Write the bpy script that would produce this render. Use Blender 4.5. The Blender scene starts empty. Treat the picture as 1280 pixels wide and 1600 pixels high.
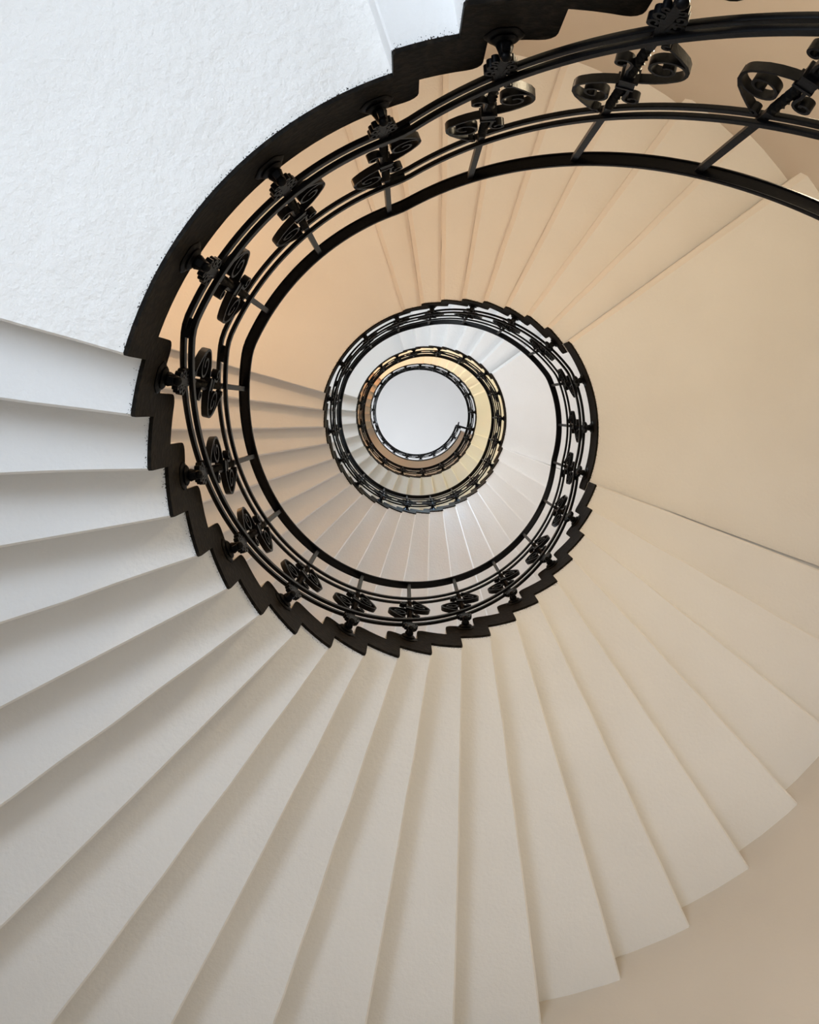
import bpy, bmesh, math, random
from mathutils import Vector, noise

# ------------------------------------------------------------------ scale
H = 0.155                 # one riser
R = 0.90                  # radius of the open well
RO = 2.655                # radius of the outer wall
FPX = 1350.0              # focal length in pixels of a 1280 px wide frame
CAMX, CAMY, CAMZ = -0.2567, -0.1292, 1.25
S = bpy.context.scene
COL = S.collection

# ------------------------------------------------------------------ camera (straight up the well, shifted lens)
cd = bpy.data.cameras.new('camera')
cam = bpy.data.objects.new('camera', cd); COL.objects.link(cam)
cam.location = (CAMX, CAMY, CAMZ); cam.rotation_euler = (math.pi, 0, 0)
cd.sensor_fit = 'HORIZONTAL'; cd.sensor_width = 36.0
cd.lens = 36.0 * FPX / 1280.0
cd.shift_x = (640 - 632.4) / 1280.0
cd.shift_y = -(800 - 637.6) / 1280.0
cd.clip_start = 0.02; cd.clip_end = 200
S.camera = cam

# ------------------------------------------------------------------ world, exposure
w = bpy.data.worlds.new('sky'); S.world = w; w.use_nodes = True
w.node_tree.nodes['Background'].inputs['Color'].default_value = (0.75, 0.86, 1.0, 1)
w.node_tree.nodes['Background'].inputs['Strength'].default_value = 1.0
S.view_settings.view_transform = 'Standard'
S.view_settings.look = 'None'
S.view_settings.gamma = 1.0
S.view_settings.use_curve_mapping = False
S.view_settings.exposure = 0.0


def P(r, deg, z):
    """Polar point about the well axis; angles counter-clockwise as the camera sees them, z in metres."""
    a = math.radians(deg)
    return (r * math.cos(a), -r * math.sin(a), z)


def ZU(u):
    """Height of u risers above the camera."""
    return CAMZ + H * u


# ------------------------------------------------------------------ lights
def area(name, deg, r, z, sx, sy, watts, color, aim=None, spread=180):
    ld = bpy.data.lights.new(name, 'AREA'); ld.shape = 'RECTANGLE'
    ld.size = sx; ld.size_y = sy; ld.energy = watts; ld.color = color
    ld.spread = math.radians(spread)
    o = bpy.data.objects.new(name, ld); COL.objects.link(o)
    p = Vector(P(r, deg, z)); o.location = p
    t = Vector(aim) if aim else Vector((0, 0, z))
    o.rotation_euler = (t - p).to_track_quat('-Z', 'Y').to_euler()
    return o


def point_fill(name, deg, r, z, watts, color, rad=0.08):
    ld = bpy.data.lights.new(name, 'POINT'); ld.energy = watts; ld.color = color; ld.shadow_soft_size = rad
    o = bpy.data.objects.new(name, ld); COL.objects.link(o); o.location = P(r, deg, z)
    return o


# unseen windows, all but the first added for their light: (angle, centre height in risers, width, height, watts, fitted colour)
UNSEEN_WINDOWS = [
    (142, -1.5, 1.7, 1.6, 113, (0.75, 0.86, 1.0)),      # ground floor, under the white landing
    (15, 50.0, 0.9, 1.6, 42, (1.0, 0.89, 0.79)),        # second storey, added to brighten the landing and steps above
    (132, 55.0, 0.9, 1.6, 90, (0.84, 0.92, 1.0)),  # added to brighten the small white landing and its steps
    (86, 60.0, 0.6, 1.1, 40, (0.45, 0.70, 1.0)),
]
# unseen fill lights added to brighten the undersides and ceiling: (angle, radius, height in risers, watts, colour)
FILLS = [
    (55, 1.5, 13.5, 64, (1.0, 0.82, 0.55)),
    (312, 1.9, 8.0, 9, (1.0, 0.86, 0.62)),
    (112, 1.9, 24.0, 24, (1.0, 0.72, 0.50)),
    (152, 2.3, 33.0, 28, (1.0, 0.56, 0.26)),
    (270, 2.0, 40.0, 8, (0.80, 0.86, 1.0)),
    (10, 1.9, 80.0, 37, (1.0, 0.84, 0.45)),
    (100, 1.9, 86.0, 58, (0.86, 1.0, 0.76)),
    (135, 1.9, 89.0, 52, (1.0, 0.28, 0.03)),
    (250, 1.9, 122.0, 229, (0.81, 0.89, 1.0)),
]
for i, (a, zu, sx, sy, wt, c) in enumerate(UNSEEN_WINDOWS):
    if i == 3:      # added window: beam narrowed and aimed to tint the far rim blue
        area('window_daylight', a, RO - 0.14, ZU(zu), sx, sy, wt, c, aim=P(R, 262, ZU(56)), spread=26)
    else:
        area('window_daylight', a, RO - 0.14, ZU(zu), sx, sy, wt, c)
for i, (a, r, zu, wt, c) in enumerate(FILLS):
    point_fill('lamp_light', a, r, ZU(zu), wt, c)


# ------------------------------------------------------------------ materials
def new_mat(name):
    m = bpy.data.materials.new(name); m.use_nodes = True
    nt = m.node_tree; b = nt.nodes['Principled BSDF']
    return m, nt, b


def nd(nt, t, **kw):
    n = nt.nodes.new(t)
    for k, v in kw.items():
        setattr(n, k, v)
    return n


def plaster(name, col, col2, bump=0.35, coarse=55.0, splash=True, rough=0.9):
    m, nt, b = new_mat(name); L = nt.links.new
    geo = nd(nt, 'ShaderNodeNewGeometry')
    n1 = nd(nt, 'ShaderNodeTexNoise'); n1.inputs['Scale'].default_value = 1.7; n1.inputs['Detail'].default_value = 2
    n2 = nd(nt, 'ShaderNodeTexNoise'); n2.inputs['Scale'].default_value = coarse; n2.inputs['Detail'].default_value = 3
    n2.inputs['Roughness'].default_value = 0.55
    n3 = nd(nt, 'ShaderNodeTexNoise'); n3.inputs['Scale'].default_value = 7.0; n3.inputs['Detail'].default_value = 1
    for n in (n1, n2, n3):
        L(geo.outputs['Position'], n.inputs['Vector'])
    mix = nd(nt, 'ShaderNodeMix', data_type='RGBA')
    mr = nd(nt, 'ShaderNodeMapRange'); mr.inputs['From Min'].default_value = 0.35; mr.inputs['From Max'].default_value = 0.7
    L(n1.outputs['Fac'], mr.inputs['Value']); L(mr.outputs['Result'], mix.inputs['Factor'])
    mix.inputs['A'].default_value = (*col, 1); mix.inputs['B'].default_value = (*col2, 1)
    out = mix.outputs['Result']
    if splash:
        # ragged edge and spatters of the black paint along the rim of the well
        sx = nd(nt, 'ShaderNodeSeparateXYZ'); L(geo.outputs['Position'], sx.inputs[0])
        cx = nd(nt, 'ShaderNodeCombineXYZ'); L(sx.outputs['X'], cx.inputs['X']); L(sx.outputs['Y'], cx.inputs['Y'])
        ln = nd(nt, 'ShaderNodeVectorMath', operation='LENGTH'); L(cx.outputs[0], ln.inputs[0])
        ns = nd(nt, 'ShaderNodeTexNoise'); ns.inputs['Scale'].default_value = 260; ns.inputs['Detail'].default_value = 2
        L(geo.outputs['Position'], ns.inputs['Vector'])
        ma = nd(nt, 'ShaderNodeMath', operation='MULTIPLY_ADD')   # radius limit = R + 0.05*(noise-0.48)
        L(ns.outputs['Fac'], ma.inputs[0]); ma.inputs[1].default_value = 0.100; ma.inputs[2].default_value = R - 0.0545
        lt = nd(nt, 'ShaderNodeMath', operation='LESS_THAN'); L(ln.outputs['Value'], lt.inputs[0]); L(ma.outputs[0], lt.inputs[1])
        mx = nd(nt, 'ShaderNodeMix', data_type='RGBA'); L(lt.outputs[0], mx.inputs['Factor']); L(out, mx.inputs['A'])
        mx.inputs['B'].default_value = (0.02, 0.017, 0.014, 1); out = mx.outputs['Result']
    L(out, b.inputs['Base Color'])
    b.inputs['Roughness'].default_value = rough
    b.inputs['Specular IOR Level'].default_value = 0.2
    ad = nd(nt, 'ShaderNodeMath', operation='MULTIPLY_ADD'); L(n3.outputs['Fac'], ad.inputs[0]); ad.inputs[1].default_value = 1.6
    L(n2.outputs['Fac'], ad.inputs[2])
    bp = nd(nt, 'ShaderNodeBump'); bp.inputs['Strength'].default_value = bump; bp.inputs['Distance'].default_value = 0.006
    L(ad.outputs[0], bp.inputs['Height']); L(bp.outputs['Normal'], b.inputs['Normal'])
    return m


def dark(name, col, rough, bump, scale, spec=0.5, metallic=0.0, col2=None):
    m, nt, b = new_mat(name); L = nt.links.new
    geo = nd(nt, 'ShaderNodeNewGeometry')
    n = nd(nt, 'ShaderNodeTexNoise'); n.inputs['Scale'].default_value = scale; n.inputs['Detail'].default_value = 2
    L(geo.outputs['Position'], n.inputs['Vector'])
    mix = nd(nt, 'ShaderNodeMix', data_type='RGBA'); mix.inputs['A'].default_value = (*col, 1)
    mix.inputs['B'].default_value = (*(col2 or tuple(c * 1.8 for c in col)), 1)
    mr = nd(nt, 'ShaderNodeMapRange'); mr.inputs['From Min'].default_value = 0.45; mr.inputs['From Max'].default_value = 0.75
    L(n.outputs['Fac'], mr.inputs['Value']); L(mr.outputs['Result'], mix.inputs['Factor'])
    L(mix.outputs['Result'], b.inputs['Base Color'])
    b.inputs['Roughness'].default_value = rough; b.inputs['Specular IOR Level'].default_value = spec
    b.inputs['Metallic'].default_value = metallic
    bp = nd(nt, 'ShaderNodeBump'); bp.inputs['Strength'].default_value = bump; bp.inputs['Distance'].default_value = 0.003
    L(n.outputs['Fac'], bp.inputs['Height']); L(bp.outputs['Normal'], b.inputs['Normal'])
    return m


M_PLASTER = plaster('white_plaster', (0.805, 0.80, 0.79), (0.84, 0.84, 0.835))
M_STUCCO = plaster('rough_stucco', (0.82, 0.80, 0.77), (0.85, 0.83, 0.80), bump=1.0, coarse=48.0)
M_WALL = plaster('wall_plaster', (0.60, 0.56, 0.51), (0.63, 0.59, 0.54), bump=0.12, splash=False)
M_CEIL = plaster('ceiling_paint', (0.82, 0.82, 0.82), (0.83, 0.83, 0.83), bump=0.05, splash=False)
M_FLOOR = plaster('pale_stone_floor', (0.45, 0.43, 0.40), (0.55, 0.53, 0.50), bump=0.1, splash=False, rough=0.6)
M_FASCIA = dark('black_rim_paint', (0.005, 0.004, 0.003), 0.6, 0.5, 60, spec=0.08, col2=(0.018, 0.0135, 0.009))
M_IRON = dark('black_enamelled_iron', (0.0022, 0.0022, 0.0026), 0.36, 0.12, 130, spec=0.08)
M_FRAME = dark('window_paint', (0.55, 0.54, 0.52), 0.5, 0.05, 30)


# ------------------------------------------------------------------ mesh helpers
def mesh_from(bm, name, mat, smooth=False):
    bmesh.ops.recalc_face_normals(bm, faces=bm.faces)
    me = bpy.data.meshes.new(name); bm.to_mesh(me); bm.free()
    me.materials.append(mat)
    if smooth:
        for p in me.polygons:
            p.use_smooth = True
    return me


def link(name, data, parent=None):
    o = bpy.data.objects.new(name, data); COL.objects.link(o)
    if parent:
        o.parent = parent
    return o


def thing(name, label, cat, group=None):
    o = link(name, None); o.empty_display_size = 0.1
    o['label'] = label; o['category'] = cat
    if group:
        o['group'] = group
    return o


def grid_faces(bm, rows, closed_u=False, closed_v=False):
    """rows[i][j] verts -> quads"""
    n, m = len(rows), len(rows[0])
    for i in range(n if closed_u else n - 1):
        for j in range(m if closed_v else m - 1):
            a, b_, c, d = rows[i][j], rows[i][(j + 1) % m], rows[(i + 1) % n][(j + 1) % m], rows[(i + 1) % n][j]
            try:
                bm.faces.new((a, b_, c, d))
            except ValueError:
                pass


def columns(delta, over, thick, lap, rise, lean0, nose=0.035):
    """(angle, low, high, slant) columns of a block step seen from the well; its back edge leans uphill."""
    cols = []
    nr = math.degrees(nose / R)
    for t in (0, 0.08, 0.3, 0.6, 1.0):                       # rounded front top corner
        x = t * nr
        cols.append((-over + x, lap, thick - nose + nose * math.sqrt(max(0, 1 - (1 - t) ** 2)) if t < 1 else thick, 0))
    if over > nr + 0.3:
        cols.append((-0.02, lap, thick, 0))
    n = max(2, int(round(delta / 2.2)))
    for i in range(n + 1):
        cols.append((delta * i / n, 0.0, thick, 1 if i == n else 0))
    cols.append((delta, 1.3 * lean0, thick, 2))              # chamfered lower back edge, then upright
    cols.append((delta, min(rise, thick - 0.004), thick, 0))
    return cols


def lean(r, d0, d1):
    return math.degrees((d0 + (d1 - d0) * (r - R) / (RO - R)) / r)


def block_mesh(name, delta, over, thick, lap, rise, d0, d1, mat, twist=0.0, seed=0, wob=0.0025):
    bm = bmesh.new()
    radii = [R] + [R + (RO + 0.26 - R) * t for t in (0.05, 0.12, 0.2, 0.3, 0.4, 0.5, 0.6, 0.7, 0.8, 0.9, 1.0)]
    rows = []
    for (a, lo, hi, sl) in columns(delta, over, thick, lap, rise, (d0 + d1) / 2):
        ring = []
        for k, r in enumerate(radii):
            tw = twist * (r - R) / (RO - R) - (lean(r, d0, d1) if sl == 1 else 0)
            e = noise.noise(Vector((r * 5.0, a * 0.35 + seed, 3.1))) * wob if k else 0
            da = math.degrees(e * 1.2 / r)
            dz = noise.noise(Vector((r * 3.0, a * 0.2, seed + 7.7))) * wob * 0.8 if lo == 0 else 0
            ring.append(bm.verts.new(P(r, a + tw + da, lo + dz)))
        for k, r in reversed(list(enumerate(radii))):
            tw = twist * (r - R) / (RO - R) - (lean(r, d0, d1) if sl == 1 else 0)
            ring.append(bm.verts.new(P(r, a + tw, hi)))
        rows.append(ring)
    grid_faces(bm, rows, closed_v=True)
    n = len(radii)
    for ring in (rows[0], rows[-1]):
        for k in range(n - 1):
            bm.faces.new((ring[k], ring[k + 1], ring[2 * n - 2 - k], ring[2 * n - 1 - k]))
    return mesh_from(bm, name, mat)


def fascia_mesh(name, delta, over, thick, lap, rise, d0):
    bm = bmesh.new(); rows = []
    for (a, lo, hi, sl) in columns(delta, over, thick, lap, rise, d0):
        e = 0.0015
        a -= lean(R, d0, d0) if sl == 1 else 0
        lo2, hi2 = lo - (0.003 if lo == 0 else 0), hi + e
        rows.append([bm.verts.new(P(R - 0.006, a, lo2)), bm.verts.new(P(R - 0.006, a, hi2)),
                     bm.verts.new(P(R + 0.004, a, hi2)), bm.verts.new(P(R + 0.004, a, lo2))])
    grid_faces(bm, rows, closed_v=True)
    bm.faces.new(rows[0]); bm.faces.new(rows[-1])
    return mesh_from(bm, name, M_FASCIA)


# ------------------------------------------------------------------ shell of the stairwell
ZTOP = ZU(146)


def wall_r(a):
    """the round wall bulges a little towards the lower left of the picture"""
    c = max(0.0, math.cos(math.radians(a - 220.0)))
    return R * (2.93 + 0.25 * c ** 3)


def ring_wall():
    bm = bmesh.new(); n = 96; rows = []
    for i in range(n):
        a = 360.0 * i / n
        w0, w1 = wall_r(a), wall_r(a) + 0.35
        rows.append([bm.verts.new(P(w0, a, -0.05)), bm.verts.new(P(w0, a, ZTOP + 0.1)),
                     bm.verts.new(P(w1, a, ZTOP + 0.1)), bm.verts.new(P(w1, a, -0.05))])
    grid_faces(bm, rows, closed_u=True, closed_v=True)
    me = mesh_from(bm, 'wall_round', M_WALL, True)
    me.set_sharp_from_angle(angle=math.radians(40))
    o = link('wall_round', me); o['kind'] = 'structure'


def disc(name, z0, z1, r, mat):
    bm = bmesh.new(); n = 96
    lo = [bm.verts.new(P(r, 360.0 * i / n, z0)) for i in range(n)]
    hi = [bm.verts.new(P(r, 360.0 * i / n, z1)) for i in range(n)]
    bm.faces.new(lo); bm.faces.new(hi); grid_faces(bm, [lo, hi], closed_v=True)
    o = link(name, mesh_from(bm, name, mat)); o['kind'] = 'structure'


ring_wall()
disc('floor', -0.2, 0.0, RO + 0.25, M_FLOOR)
disc('ceiling', ZTOP, ZTOP + 0.2, RO + 0.25, M_CEIL)


def box(bm, c, d, rot=None):
    vs = []
    for x in (-1, 1):
        for y in (-1, 1):
            for z in (-1, 1):
                v = Vector((x * d[0] / 2, y * d[1] / 2, z * d[2] / 2))
                if rot is not None:
                    v = rot @ v
                vs.append(bm.verts.new(Vector(c) + v))
    for f in ((0, 1, 3, 2), (4, 6, 7, 5), (0, 4, 5, 1), (2, 3, 7, 6), (0, 2, 6, 4), (1, 5, 7, 3)):
        bm.faces.new([vs[i] for i in f])


def window_frame(i, a, zu, sx, sy):  # unseen frame added around each area light; the wall behind stays closed
    bm = bmesh.new(); t = 0.07
    for s in (-1, 1):
        box(bm, (0, s * (sx / 2 + t / 2), 0), (0.1, t, sy + 2 * t)); box(bm, (0, 0, s * (sy / 2 + t / 2)), (0.1, sx, t))
    box(bm, (0, 0, 0), (0.05, 0.05, sy))
    o = link('window_%d' % (i + 1), mesh_from(bm, 'window', M_FRAME)); o['kind'] = 'structure'
    o.location = P(RO - 0.12 - (RO - math.sqrt(RO ** 2 - (sx / 2) ** 2)) * 0.5, a, ZU(zu)); o.rotation_euler = (0, 0, -math.radians(a))


for i, (a, zu, sx, sy, wt, c) in enumerate(UNSEEN_WINDOWS):
    window_frame(i, a, zu, sx, sy)

# ------------------------------------------------------------------ stair layout (angles unwrapped, heights in risers)
OV = 3.8                  # how far a tread nose reaches over the step below, degrees
TH = 1.12                 # block thickness
# kind, start angle, end angle, first soffit, riser, number of steps
LAYOUT = [
    ('L0', -20, 36.2, 4.02, 1, 1),
    ('B0', 36.2, 108.3, 4.92, 0.922, 8),
    ('L1', 108.3, 164.3, 12.14, 1, 1),
    ('A', 164.3, 339.8, 13.03, 1.0, 20),
    ('L2', 339.8, 396.0, 33.35, 1, 1),
    ('B', 396.0, 467.4, 34.75, 1.0, 8),
    ('L3', 467.4, 524.2, 42.25, 1, 1),
    ('C', 524.2, 699.6, 43.49, 1.0, 20),
    ('L4', 699.6, 756.0, 63.52, 1, 1),
    ('D', 756.0, 828.0, 64.8, 1.03, 7),
    ('L5', 828.0, 884.4, 72.05, 1, 1),
    ('E', 884.4, 1062.2, 73.48, 0.985, 17),
    ('L6', 1062.2, 1102.0, 89.75, 1, 1),
    ('F', 1102.0, 1166.4, 90.3, 0.85, 8),
    ('L7', 1166.4, 1218.0, 96.95, 1, 1),
    ('G', 1218.0, 1276.4, 98.3, 1.4, 7),
    ('L8', 1276.4, 1420.0, 108.6, 1, 1),
]
FLIGHT_LABEL = {
    'B0': 'lowest flight of stone steps at the top edge, ahead of the bright white landing',
    'A': 'broad fan of twenty white step undersides sweeping across the bottom of the picture',
    'B': 'fan of tan step undersides at upper right below the near black handrail',
    'C': 'grey step undersides one storey up, framed by the large black railing loop',
    'D': 'seven white step undersides at the top of the second railing loop',
    'E': 'grey to cream step undersides between the second and third railing loops',
    'F': 'small cream step undersides at the top of the innermost railing loop',
    'G': 'tiny shaded brown step undersides left of the pale ceiling opening',
}
LAND_LABEL = {
    'L0': 'lowest landing slab beside the first near steps at the right edge',
    'L1': 'large rough white landing underside filling the upper left corner',
    'L2': 'large smooth cream landing underside at the right edge',
    'L3': 'tan landing underside behind the railing of the white landing, left of centre',
    'L4': 'pale pinkish landing underside right of centre inside the large railing loop',
    'L5': 'small white landing underside at the left of the second railing loop',
    'L6': 'narrow cream landing underside right of the pale ceiling opening',
    'L7': 'narrow tan landing underside above left of the pale ceiling opening',
    'L8': 'shaded brown top landing underside curving below the pale ceiling opening',
}
LEAN = {'B0': (0.004, 0.006), 'A': (0.006, 0.009), 'C': (0.010, 0.016), 'E': (0.012, 0.02), 'L1': (0.005, 0.008), 'L3': (0.006, 0.01)}   # how far the underside edges lean, inner and outer end
SEC = {}
for (k, a0, a1, z0, h, n) in LAYOUT:
    d = (a1 - a0) / n
    SEC[k] = dict(a0=a0, a1=a1, z0=z0, h=h, n=n, d=d)
    if k[0] == 'L':
        t = thing('stair_landing', LAND_LABEL[k], 'landing', 'landings of the round stair')
        d0, d1 = LEAN.get(k, (0.022, 0.040))
        me = block_mesh('landing_slab', a1 - a0, OV, TH * H, 0.12 * H, H, d0, d1, M_STUCCO if k == 'L1' else M_PLASTER, seed=ord(k[1]))
        o = link('slab', me, t); o.rotation_euler = (0, 0, -math.radians(a0)); o.location = (0, 0, ZU(z0))
        f = link('black_rim', fascia_mesh('landing_rim', a1 - a0, OV, TH * H, 0.12 * H, H, d0), o)
    else:
        t = thing('stair_flight', FLIGHT_LABEL[k], 'stairs', 'flights of the round stair')
        lap = max(0.0, TH - h) * H
        tw = -0.6 if k in 'AC' else 0.0
        d0, d1 = LEAN.get(k, (0.022, 0.040))
        variants = [block_mesh('step_block', d, OV * d / 8.77, TH * H, lap, h * H, d0, d1, M_PLASTER, twist=tw, seed=s * 3.3) for s in range(3)]
        fm = fascia_mesh('step_rim', d, OV * d / 8.77, TH * H, lap, h * H, d0)
        for i in range(n):
            o = link('step', variants[(i * 7 + i // 3) % 3], t)
            o.rotation_euler = (0, 0, -math.radians(a0 + d * i)); o.location = (0, 0, ZU(z0 + h * i))
            link('black_rim', fm, o)


# ------------------------------------------------------------------ railing line (handrail height in risers)
def front_line(s):
    """tread nose line of a flight: height at angle"""
    return lambda a: s['z0'] + TH + s['h'] / s['d'] * (a - (s['a0'] - OV * s['d'] / 8.77))


order = [l[0] for l in LAYOUT]
KNOTS = [(-20.0, SEC['L0']['z0'] + TH + 5.8)]
BOUNDS = {}
for i, k in enumerate(order):
    s = SEC[k]
    if k[0] == 'L':
        zl = s['z0'] + TH + {'L8': 7.2, 'L3': 5.2}.get(k, 5.8)
        s['rail'] = zl
for i, k in enumerate(order):
    if k[0] == 'L':
        continue
    s = SEC[k]; fl = front_line(s); za, zb = SEC[order[i - 1]]['rail'], SEC[order[i + 1]]['rail']
    sl = s['h'] / s['d']
    a_s = s['a0'] - OV + (za - 5.28 - fl(s['a0'] - OV)) / sl
    a_e = s['a0'] - OV + (zb - 5.28 - fl(s['a0'] - OV)) / sl
    a_s = min(max(a_s, s['a0'] - 12), s['a0'] + 3); a_e = min(max(a_e, s['a1'] - 8), s['a1'] + 8)
    if k == 'G':
        a_e = s['a1'] - 1
    KNOTS += [(a_s, za), (a_e, zb)]
    s['r0'], s['r1'] = a_s, a_e
KNOTS.append((1426.0, SEC['L8']['rail']))
KNOTS.sort()
for i, k in enumerate(order):
    if k[0] == 'L':
        SEC[k]['r0'] = SEC[order[i - 1]]['r1'] if i else -20.0
        SEC[k]['r1'] = SEC[order[i + 1]]['r0'] if i + 1 < len(order) else 1424.0


def rail_raw(a):
    for (x0, z0), (x1, z1) in zip(KNOTS, KNOTS[1:]):
        if x0 <= a <= x1:
            return z0 + (z1 - z0) * (a - x0) / max(1e-6, x1 - x0)
    return KNOTS[-1][1] if a > KNOTS[-1][0] else KNOTS[0][1]


def rail_z(a):                       # kinks softened a little
    return sum(rail_raw(a + o) for o in (-1.6, -0.8, 0, 0.8, 1.6)) / 5


RR = 0.955 * R                       # railing radius
UP, LOW = -2.45, -5.22               # the two pairs of bars below the handrail, in risers


def sweep_mesh(name, a0, a1, prof, dz, mat, r=RR, step=1.5):
    """sweep a closed (radial, vertical) profile along the railing line"""
    bm = bmesh.new(); n = max(2, int((a1 - a0) / step)); rows = []
    for i in range(n + 1):
        a = a0 + (a1 - a0) * i / n; z = ZU(rail_z(a)) + dz
        rows.append([bm.verts.new(P(r + x, a, z + y)) for x, y in prof])
    grid_faces(bm, rows, closed_v=True)
    bm.faces.new(rows[0]); bm.faces.new(rows[-1])
    me = mesh_from(bm, name, mat, True)
    me.set_sharp_from_angle(angle=math.radians(35))
    return me


def rect(w_, h_, cx=0.0, c=0.0015):
    x, y = w_ / 2, h_ / 2
    return [(cx - x + c, -y), (cx + x - c, -y), (cx + x, -y + c), (cx + x, y - c), (cx + x - c, y), (cx - x + c, y), (cx - x, y - c), (cx - x, -y + c)]


# moulded handrail: flat channel underside with two lips, rounded top
HAND = [(-0.019, -0.006), (-0.016, -0.008), (-0.0145, -0.006), (-0.0135, 0.0), (0.0135, 0.0), (0.0145, -0.006), (0.016, -0.008), (0.019, -0.006),
        (0.020, 0.004), (0.018, 0.012), (0.011, 0.017), (0.0, 0.0185), (-0.011, 0.017), (-0.018, 0.012), (-0.020, 0.004)]


# ------------------------------------------------------------------ baluster parts, local frame: x radial outwards, y along the rail (uphill), z up; z = 0 at the handrail
def ribbon(bm, pts, width, thick, x0=0.0):
    """flat bar standing on edge along a polyline in the y-z plane, its width lying radially"""
    rows = []
    n = len(pts)
    for i, (y, z) in enumerate(pts):
        y0, z0 = pts[max(0, i - 1)]; y1, z1 = pts[min(n - 1, i + 1)]
        l = math.hypot(y1 - y0, z1 - z0) or 1
        ny, nz = -(z1 - z0) / l * thick / 2, (y1 - y0) / l * thick / 2
        wd = width
        rows.append([bm.verts.new((x0 - wd / 2, y + ny, z + nz)), bm.verts.new((x0 + wd / 2, y + ny, z + nz)),
                     bm.verts.new((x0 + wd / 2, y - ny, z - nz)), bm.verts.new((x0 - wd / 2, y - ny, z - nz))])
    grid_faces(bm, rows, closed_v=True)
    bm.faces.new(rows[0]); bm.faces.new(rows[-1])


def spiral(cy, cz, r0, r1, a0, a1, n, sy=1.0, sz=1.0):
    return [(cy + sy * (r0 + (r1 - r0) * i / n) * math.cos(math.radians(a0 + (a1 - a0) * i / n)),
             cz + sz * (r0 + (r1 - r0) * i / n) * math.sin(math.radians(a0 + (a1 - a0) * i / n))) for i in range(n + 1)]


ZU_, ZL_ = UP * H, LOW * H
ZM = (ZU_ + ZL_) / 2                 # collar height


def post_mesh():
    bm = bmesh.new(); q = 0.0085
    lv = []                           # (z, half size, twist)
    lv += [(-0.985, q * 0.9, 0), (-0.90, q, 0), (ZL_ + 0.02, q, 0), (ZL_ + 0.05, q, 0)]
    n = 20
    for i in range(1, n + 1):
        lv.append((ZL_ + 0.05 + (ZM - 0.03 - ZL_ - 0.05) * i / n, q * 1.05, 540 * i / n))
    for i in range(0, n + 1):
        lv.append((ZM + 0.03 + (ZU_ - 0.05 - ZM - 0.03) * i / n, q * 1.05, 540 + 540 * i / n))
    lv += [(ZU_ - 0.03, q, 1080), (-0.001, q * 0.95, 1080)]
    rows = []
    for z, s, t in lv:
        c, sn = math.cos(math.radians(t)), math.sin(math.radians(t))
        rows.append([bm.verts.new((c * x - sn * y, sn * x + c * y, z)) for x, y in ((-s, -s), (s, -s), (s, s), (-s, s))])
    grid_faces(bm, rows, closed_v=True)
    bm.faces.new(rows[0]); bm.faces.new(rows[-1])
    return mesh_from(bm, 'baluster_post', M_IRON)


def scroll_mesh():
    """upper half of the panel: a large volute uphill of the post, its tail curling under the bars, and a small curl on the other side"""
    bm = bmesh.new(); wd, th = 0.020, 0.0065
    cy, cz = 0.053, 0.098
    pts = [(0.010, 0.010), (0.028, 0.017), (0.050, 0.030), (0.070, 0.046)]
    pts += spiral(cy, cz, 0.047, 0.041, -42, 60, 10)
    pts += spiral(cy, cz, 0.041, 0.009, 60, 490, 30)[1:]
    ribbon(bm, pts, wd, th)
    tail = [(0.0985, 0.095), (0.096, 0.115), (0.085, 0.138), (0.066, 0.160), (0.046, 0.180), (0.034, 0.190)]
    tail += spiral(0.026, 0.195, 0.010, 0.004, -40, -330, 10)
    ribbon(bm, tail, wd, th)
    curl = [(-0.010, 0.012), (-0.012, 0.035), (-0.014, 0.055), (-0.012, 0.072)]
    curl += spiral(-0.032, 0.082, 0.021, 0.006, -20, 380, 18)
    ribbon(bm, curl, wd, th)
    me = mesh_from(bm, 'scroll', M_IRON, True); me.set_sharp_from_angle(angle=math.radians(45))
    return me


def collar_mesh():
    bm = bmesh.new()
    box(bm, (0, 0, 0), (0.030, 0.034, 0.030)); box(bm, (0, 0, 0.018), (0.034, 0.040, 0.008)); box(bm, (0, 0, -0.018), (0.034, 0.040, 0.008))
    return mesh_from(bm, 'collar', M_IRON)


def leaf_mesh():
    """pairs of little curls flanking the post under the lower bars"""
    bm = bmesh.new()
    for s in (-1, 1):
        pts = [(s * 0.006, 0.075), (s * 0.012, 0.05)] + [(s * y, z) for y, z in spiral(0.022, 0.036, 0.014, 0.004, 110, -250, 14)]
        ribbon(bm, pts, 0.018, 0.007)
        pts = [(s * 0.006, 0.055), (s * 0.010, 0.03)] + [(s * y, z) for y, z in spiral(0.019, 0.008, 0.013, 0.004, 120, -250, 14)]
        ribbon(bm, pts, 0.018, 0.007)
        pts = [(s * 0.004, 0.012), (s * 0.010, -0.006)] + [(s * y, z) for y, z in spiral(0.015, -0.016, 0.009, 0.003, 120, -200, 10)]
        ribbon(bm, pts, 0.016, 0.006)
    me = mesh_from(bm, 'leaf_curls', M_IRON, True); me.set_sharp_from_angle(angle=math.radians(45))
    return me


def lathe(bm, prof, n=18, petals=0.0):
    """lathe about the x axis: prof (x, radius)"""
    rows = []
    for x, r in prof:
        ring = []
        for i in range(n):
            a = 2 * math.pi * i / n
            rr = r * (1 + petals * math.cos(6 * a))
            ring.append(bm.verts.new((x, rr * math.cos(a), rr * math.sin(a))))
        rows.append(ring)
    grid_faces(bm, rows, closed_v=True)
    bm.faces.new(rows[0]); bm.faces.new(rows[-1])


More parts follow.
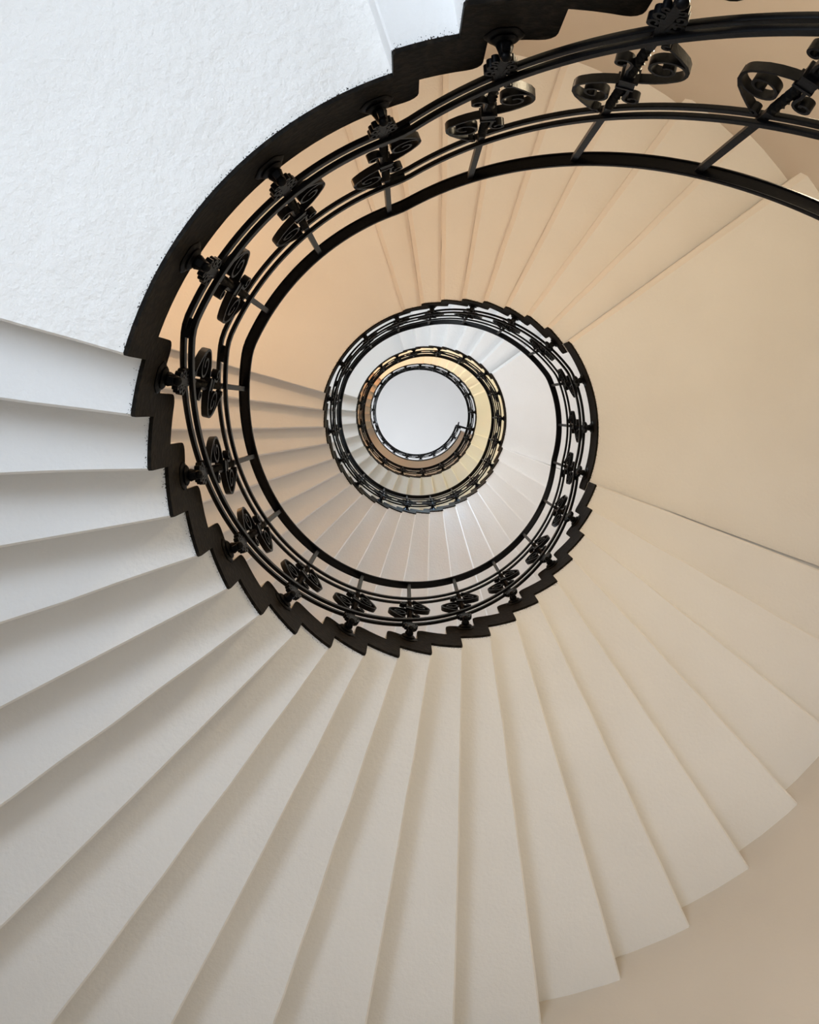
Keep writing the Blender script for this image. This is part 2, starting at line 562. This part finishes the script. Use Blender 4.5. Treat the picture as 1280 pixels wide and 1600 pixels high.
def rosette_mesh():
    bm = bmesh.new()
    d = R - 0.006 - RR                # distance from post axis to the rim
    prof = [(d + 0.002, 0.040), (d - 0.003, 0.041), (d - 0.006, 0.037), (d - 0.008, 0.026), (d - 0.012, 0.029), (d - 0.016, 0.024),
            (d - 0.018, 0.016), (d - 0.023, 0.018), (0.0, 0.014), (-0.012, 0.012)]
    lathe(bm, prof, 24, 0.05)
    me = mesh_from(bm, 'rosette', M_IRON, True); me.set_sharp_from_angle(angle=math.radians(50))
    return me


def ball_mesh():
    bm = bmesh.new()
    bmesh.ops.create_uvsphere(bm, u_segments=14, v_segments=10, radius=0.0125)
    return mesh_from(bm, 'ball', M_IRON, True)


PM, SM, CM, LM, RM, BM_ = post_mesh(), scroll_mesh(), collar_mesh(), leaf_mesh(), rosette_mesh(), ball_mesh()


def splice_mesh():
    bm = bmesh.new(); box(bm, (0, 0, 0), (0.017, 0.05, 0.015)); return mesh_from(bm, 'spacer', M_IRON)


SPM = splice_mesh()


def baluster(parent, a):
    z = ZU(rail_z(a))
    o = link('baluster', PM, parent)
    o.location = P(RR, a, z)
    # local x -> radial outwards, local y -> uphill (increasing angle); mirrored frame handled with -1 scale in y
    o.rotation_euler = (0, 0, -math.radians(a)); o.scale = (1, -1, 1)
    def sub(nm, me, loc, rot=(0, 0, 0)):
        c = link(nm, me, o); c.location = loc; c.rotation_euler = rot
    sub('scroll', SM, (0, 0, ZM))
    sub('scroll', SM, (0, 0, ZM), (math.pi, 0, 0))
    sub('collar', CM, (0, 0, ZM))
    sub('leaf_curl', LM, (0, 0, ZL_ - 0.095))
    sub('rosette', RM, (0, 0, -0.955))
    sub('ball', BM_, (-0.013, 0, -0.965))
    return o


RAIL_LABEL = {
    'L0': 'near black railing section running off the right edge, nearest the camera',
    'B0': 'nearest black railing section with large scrolls arching across the upper right',
    'L1': 'black scrollwork railing section along the bright rough white landing at upper left',
    'A': 'black railing section climbing around the bottom of the largest loop',
    'L2': 'black railing section along the smooth cream landing at right',
    'B': 'black railing section above the tan steps at the top of the largest loop',
    'L3': 'black railing section along the tan landing, left side of the second loop',
    'C': 'black railing section around the bottom of the second loop, above the grey steps',
    'L4': 'black railing section along the pale pinkish landing right of centre',
    'D': 'black railing section over the seven white steps at the top of the second loop',
    'L5': 'thin black railing section at the left edge of the small white landing',
    'E': 'thin black railing section around the bottom of the third loop',
    'L6': 'thin black railing section at right beside the pale ceiling opening',
    'F': 'thin black railing section arching over the top of the pale ceiling opening',
    'L7': 'thin black railing section at upper left of the pale ceiling opening',
    'G': 'thin black railing section on the left edge of the pale ceiling opening',
    'L8': 'topmost black railing curving below the pale ceiling opening, ending in a square turn',
}
POSTS = {
    'L0': [2.0, 20.0], 'B0': [38.2, 56.7, 75.2, 93.4], 'L1': [111.2, 129.7, 147.6],
    'A': [166.6 + 17.52 * i for i in range(10)], 'L2': [342.3, 360.6, 380.0],
    'B': [398.0, 416.5, 435.0, 453.4], 'L3': [471.2, 489.7, 507.6],
    'C': [526.6 + 17.52 * i for i in range(10)], 'L4': [702.3, 720.6, 740.0],
    'D': [757.5, 778.0, 798.5, 819.0], 'L5': [834.0, 850.0, 867.0],
    'E': [887.0 + 20.9 * i for i in range(9)], 'L6': [1066.0, 1084.0],
    'F': [1104.0, 1120.0, 1136.2, 1152.4], 'L7': [1169.0, 1186.0, 1203.0],
    'G': [1220.0, 1237.0, 1254.0, 1270.0], 'L8': [1282.0 + 18.0 * i for i in range(8)] + [1423.0],
}
SPLICE = {'L1': [(109.0, UP), (108.0, LOW), (157.5, LOW), (160.0, UP)], 'L2': [(343.5 - 3.5, LOW), (343.5 - 4.5, UP)], 'L3': [(469.0, LOW), (518.0, LOW)]}
for k in order:
    s = SEC[k]; a0, a1 = s['r0'], s['r1']
    if a1 - a0 < 1 or k == 'L0':        # wholly outside the picture
        continue
    t = thing('railing', RAIL_LABEL[k], 'railing', 'sections of the wrought-iron stair railing')
    link('handrail', sweep_mesh('handrail', a0, a1, HAND, 0.0, M_IRON), t)
    for nm, u, bw, bh in (('upper_bar', UP, 0.0115, 0.022), ('lower_bar', LOW, 0.0130, 0.026)):
        for sd in (-1, 1):
            link(nm, sweep_mesh(nm, a0, a1, rect(bw, bh, sd * 0.0110), u * H, M_IRON), t)
    for a in POSTS[k]:
        baluster(t, a)
    for a, u in SPLICE.get(k, []):
        o = link('spacer', SPM, t); o.location = P(RR, a, ZU(rail_z(a) + u)); o.rotation_euler = (0, 0, -math.radians(a))
    if k == 'L8':
        bm = bmesh.new(); z = ZU(s['rail'])
        for dz, w_, h_ in ((0.006, 0.04, 0.024), (UP * H, 0.012, 0.02), (LOW * H, 0.012, 0.02)):
            rm = (RR + RO) / 2 + 0.0
            box(bm, (rm, 0, z + dz), (RO - RR + 0.02, w_, h_))
        o = link('return_rail', mesh_from(bm, 'return_rail', M_IRON), t); o.rotation_euler = (0, 0, -math.radians(1424.0))
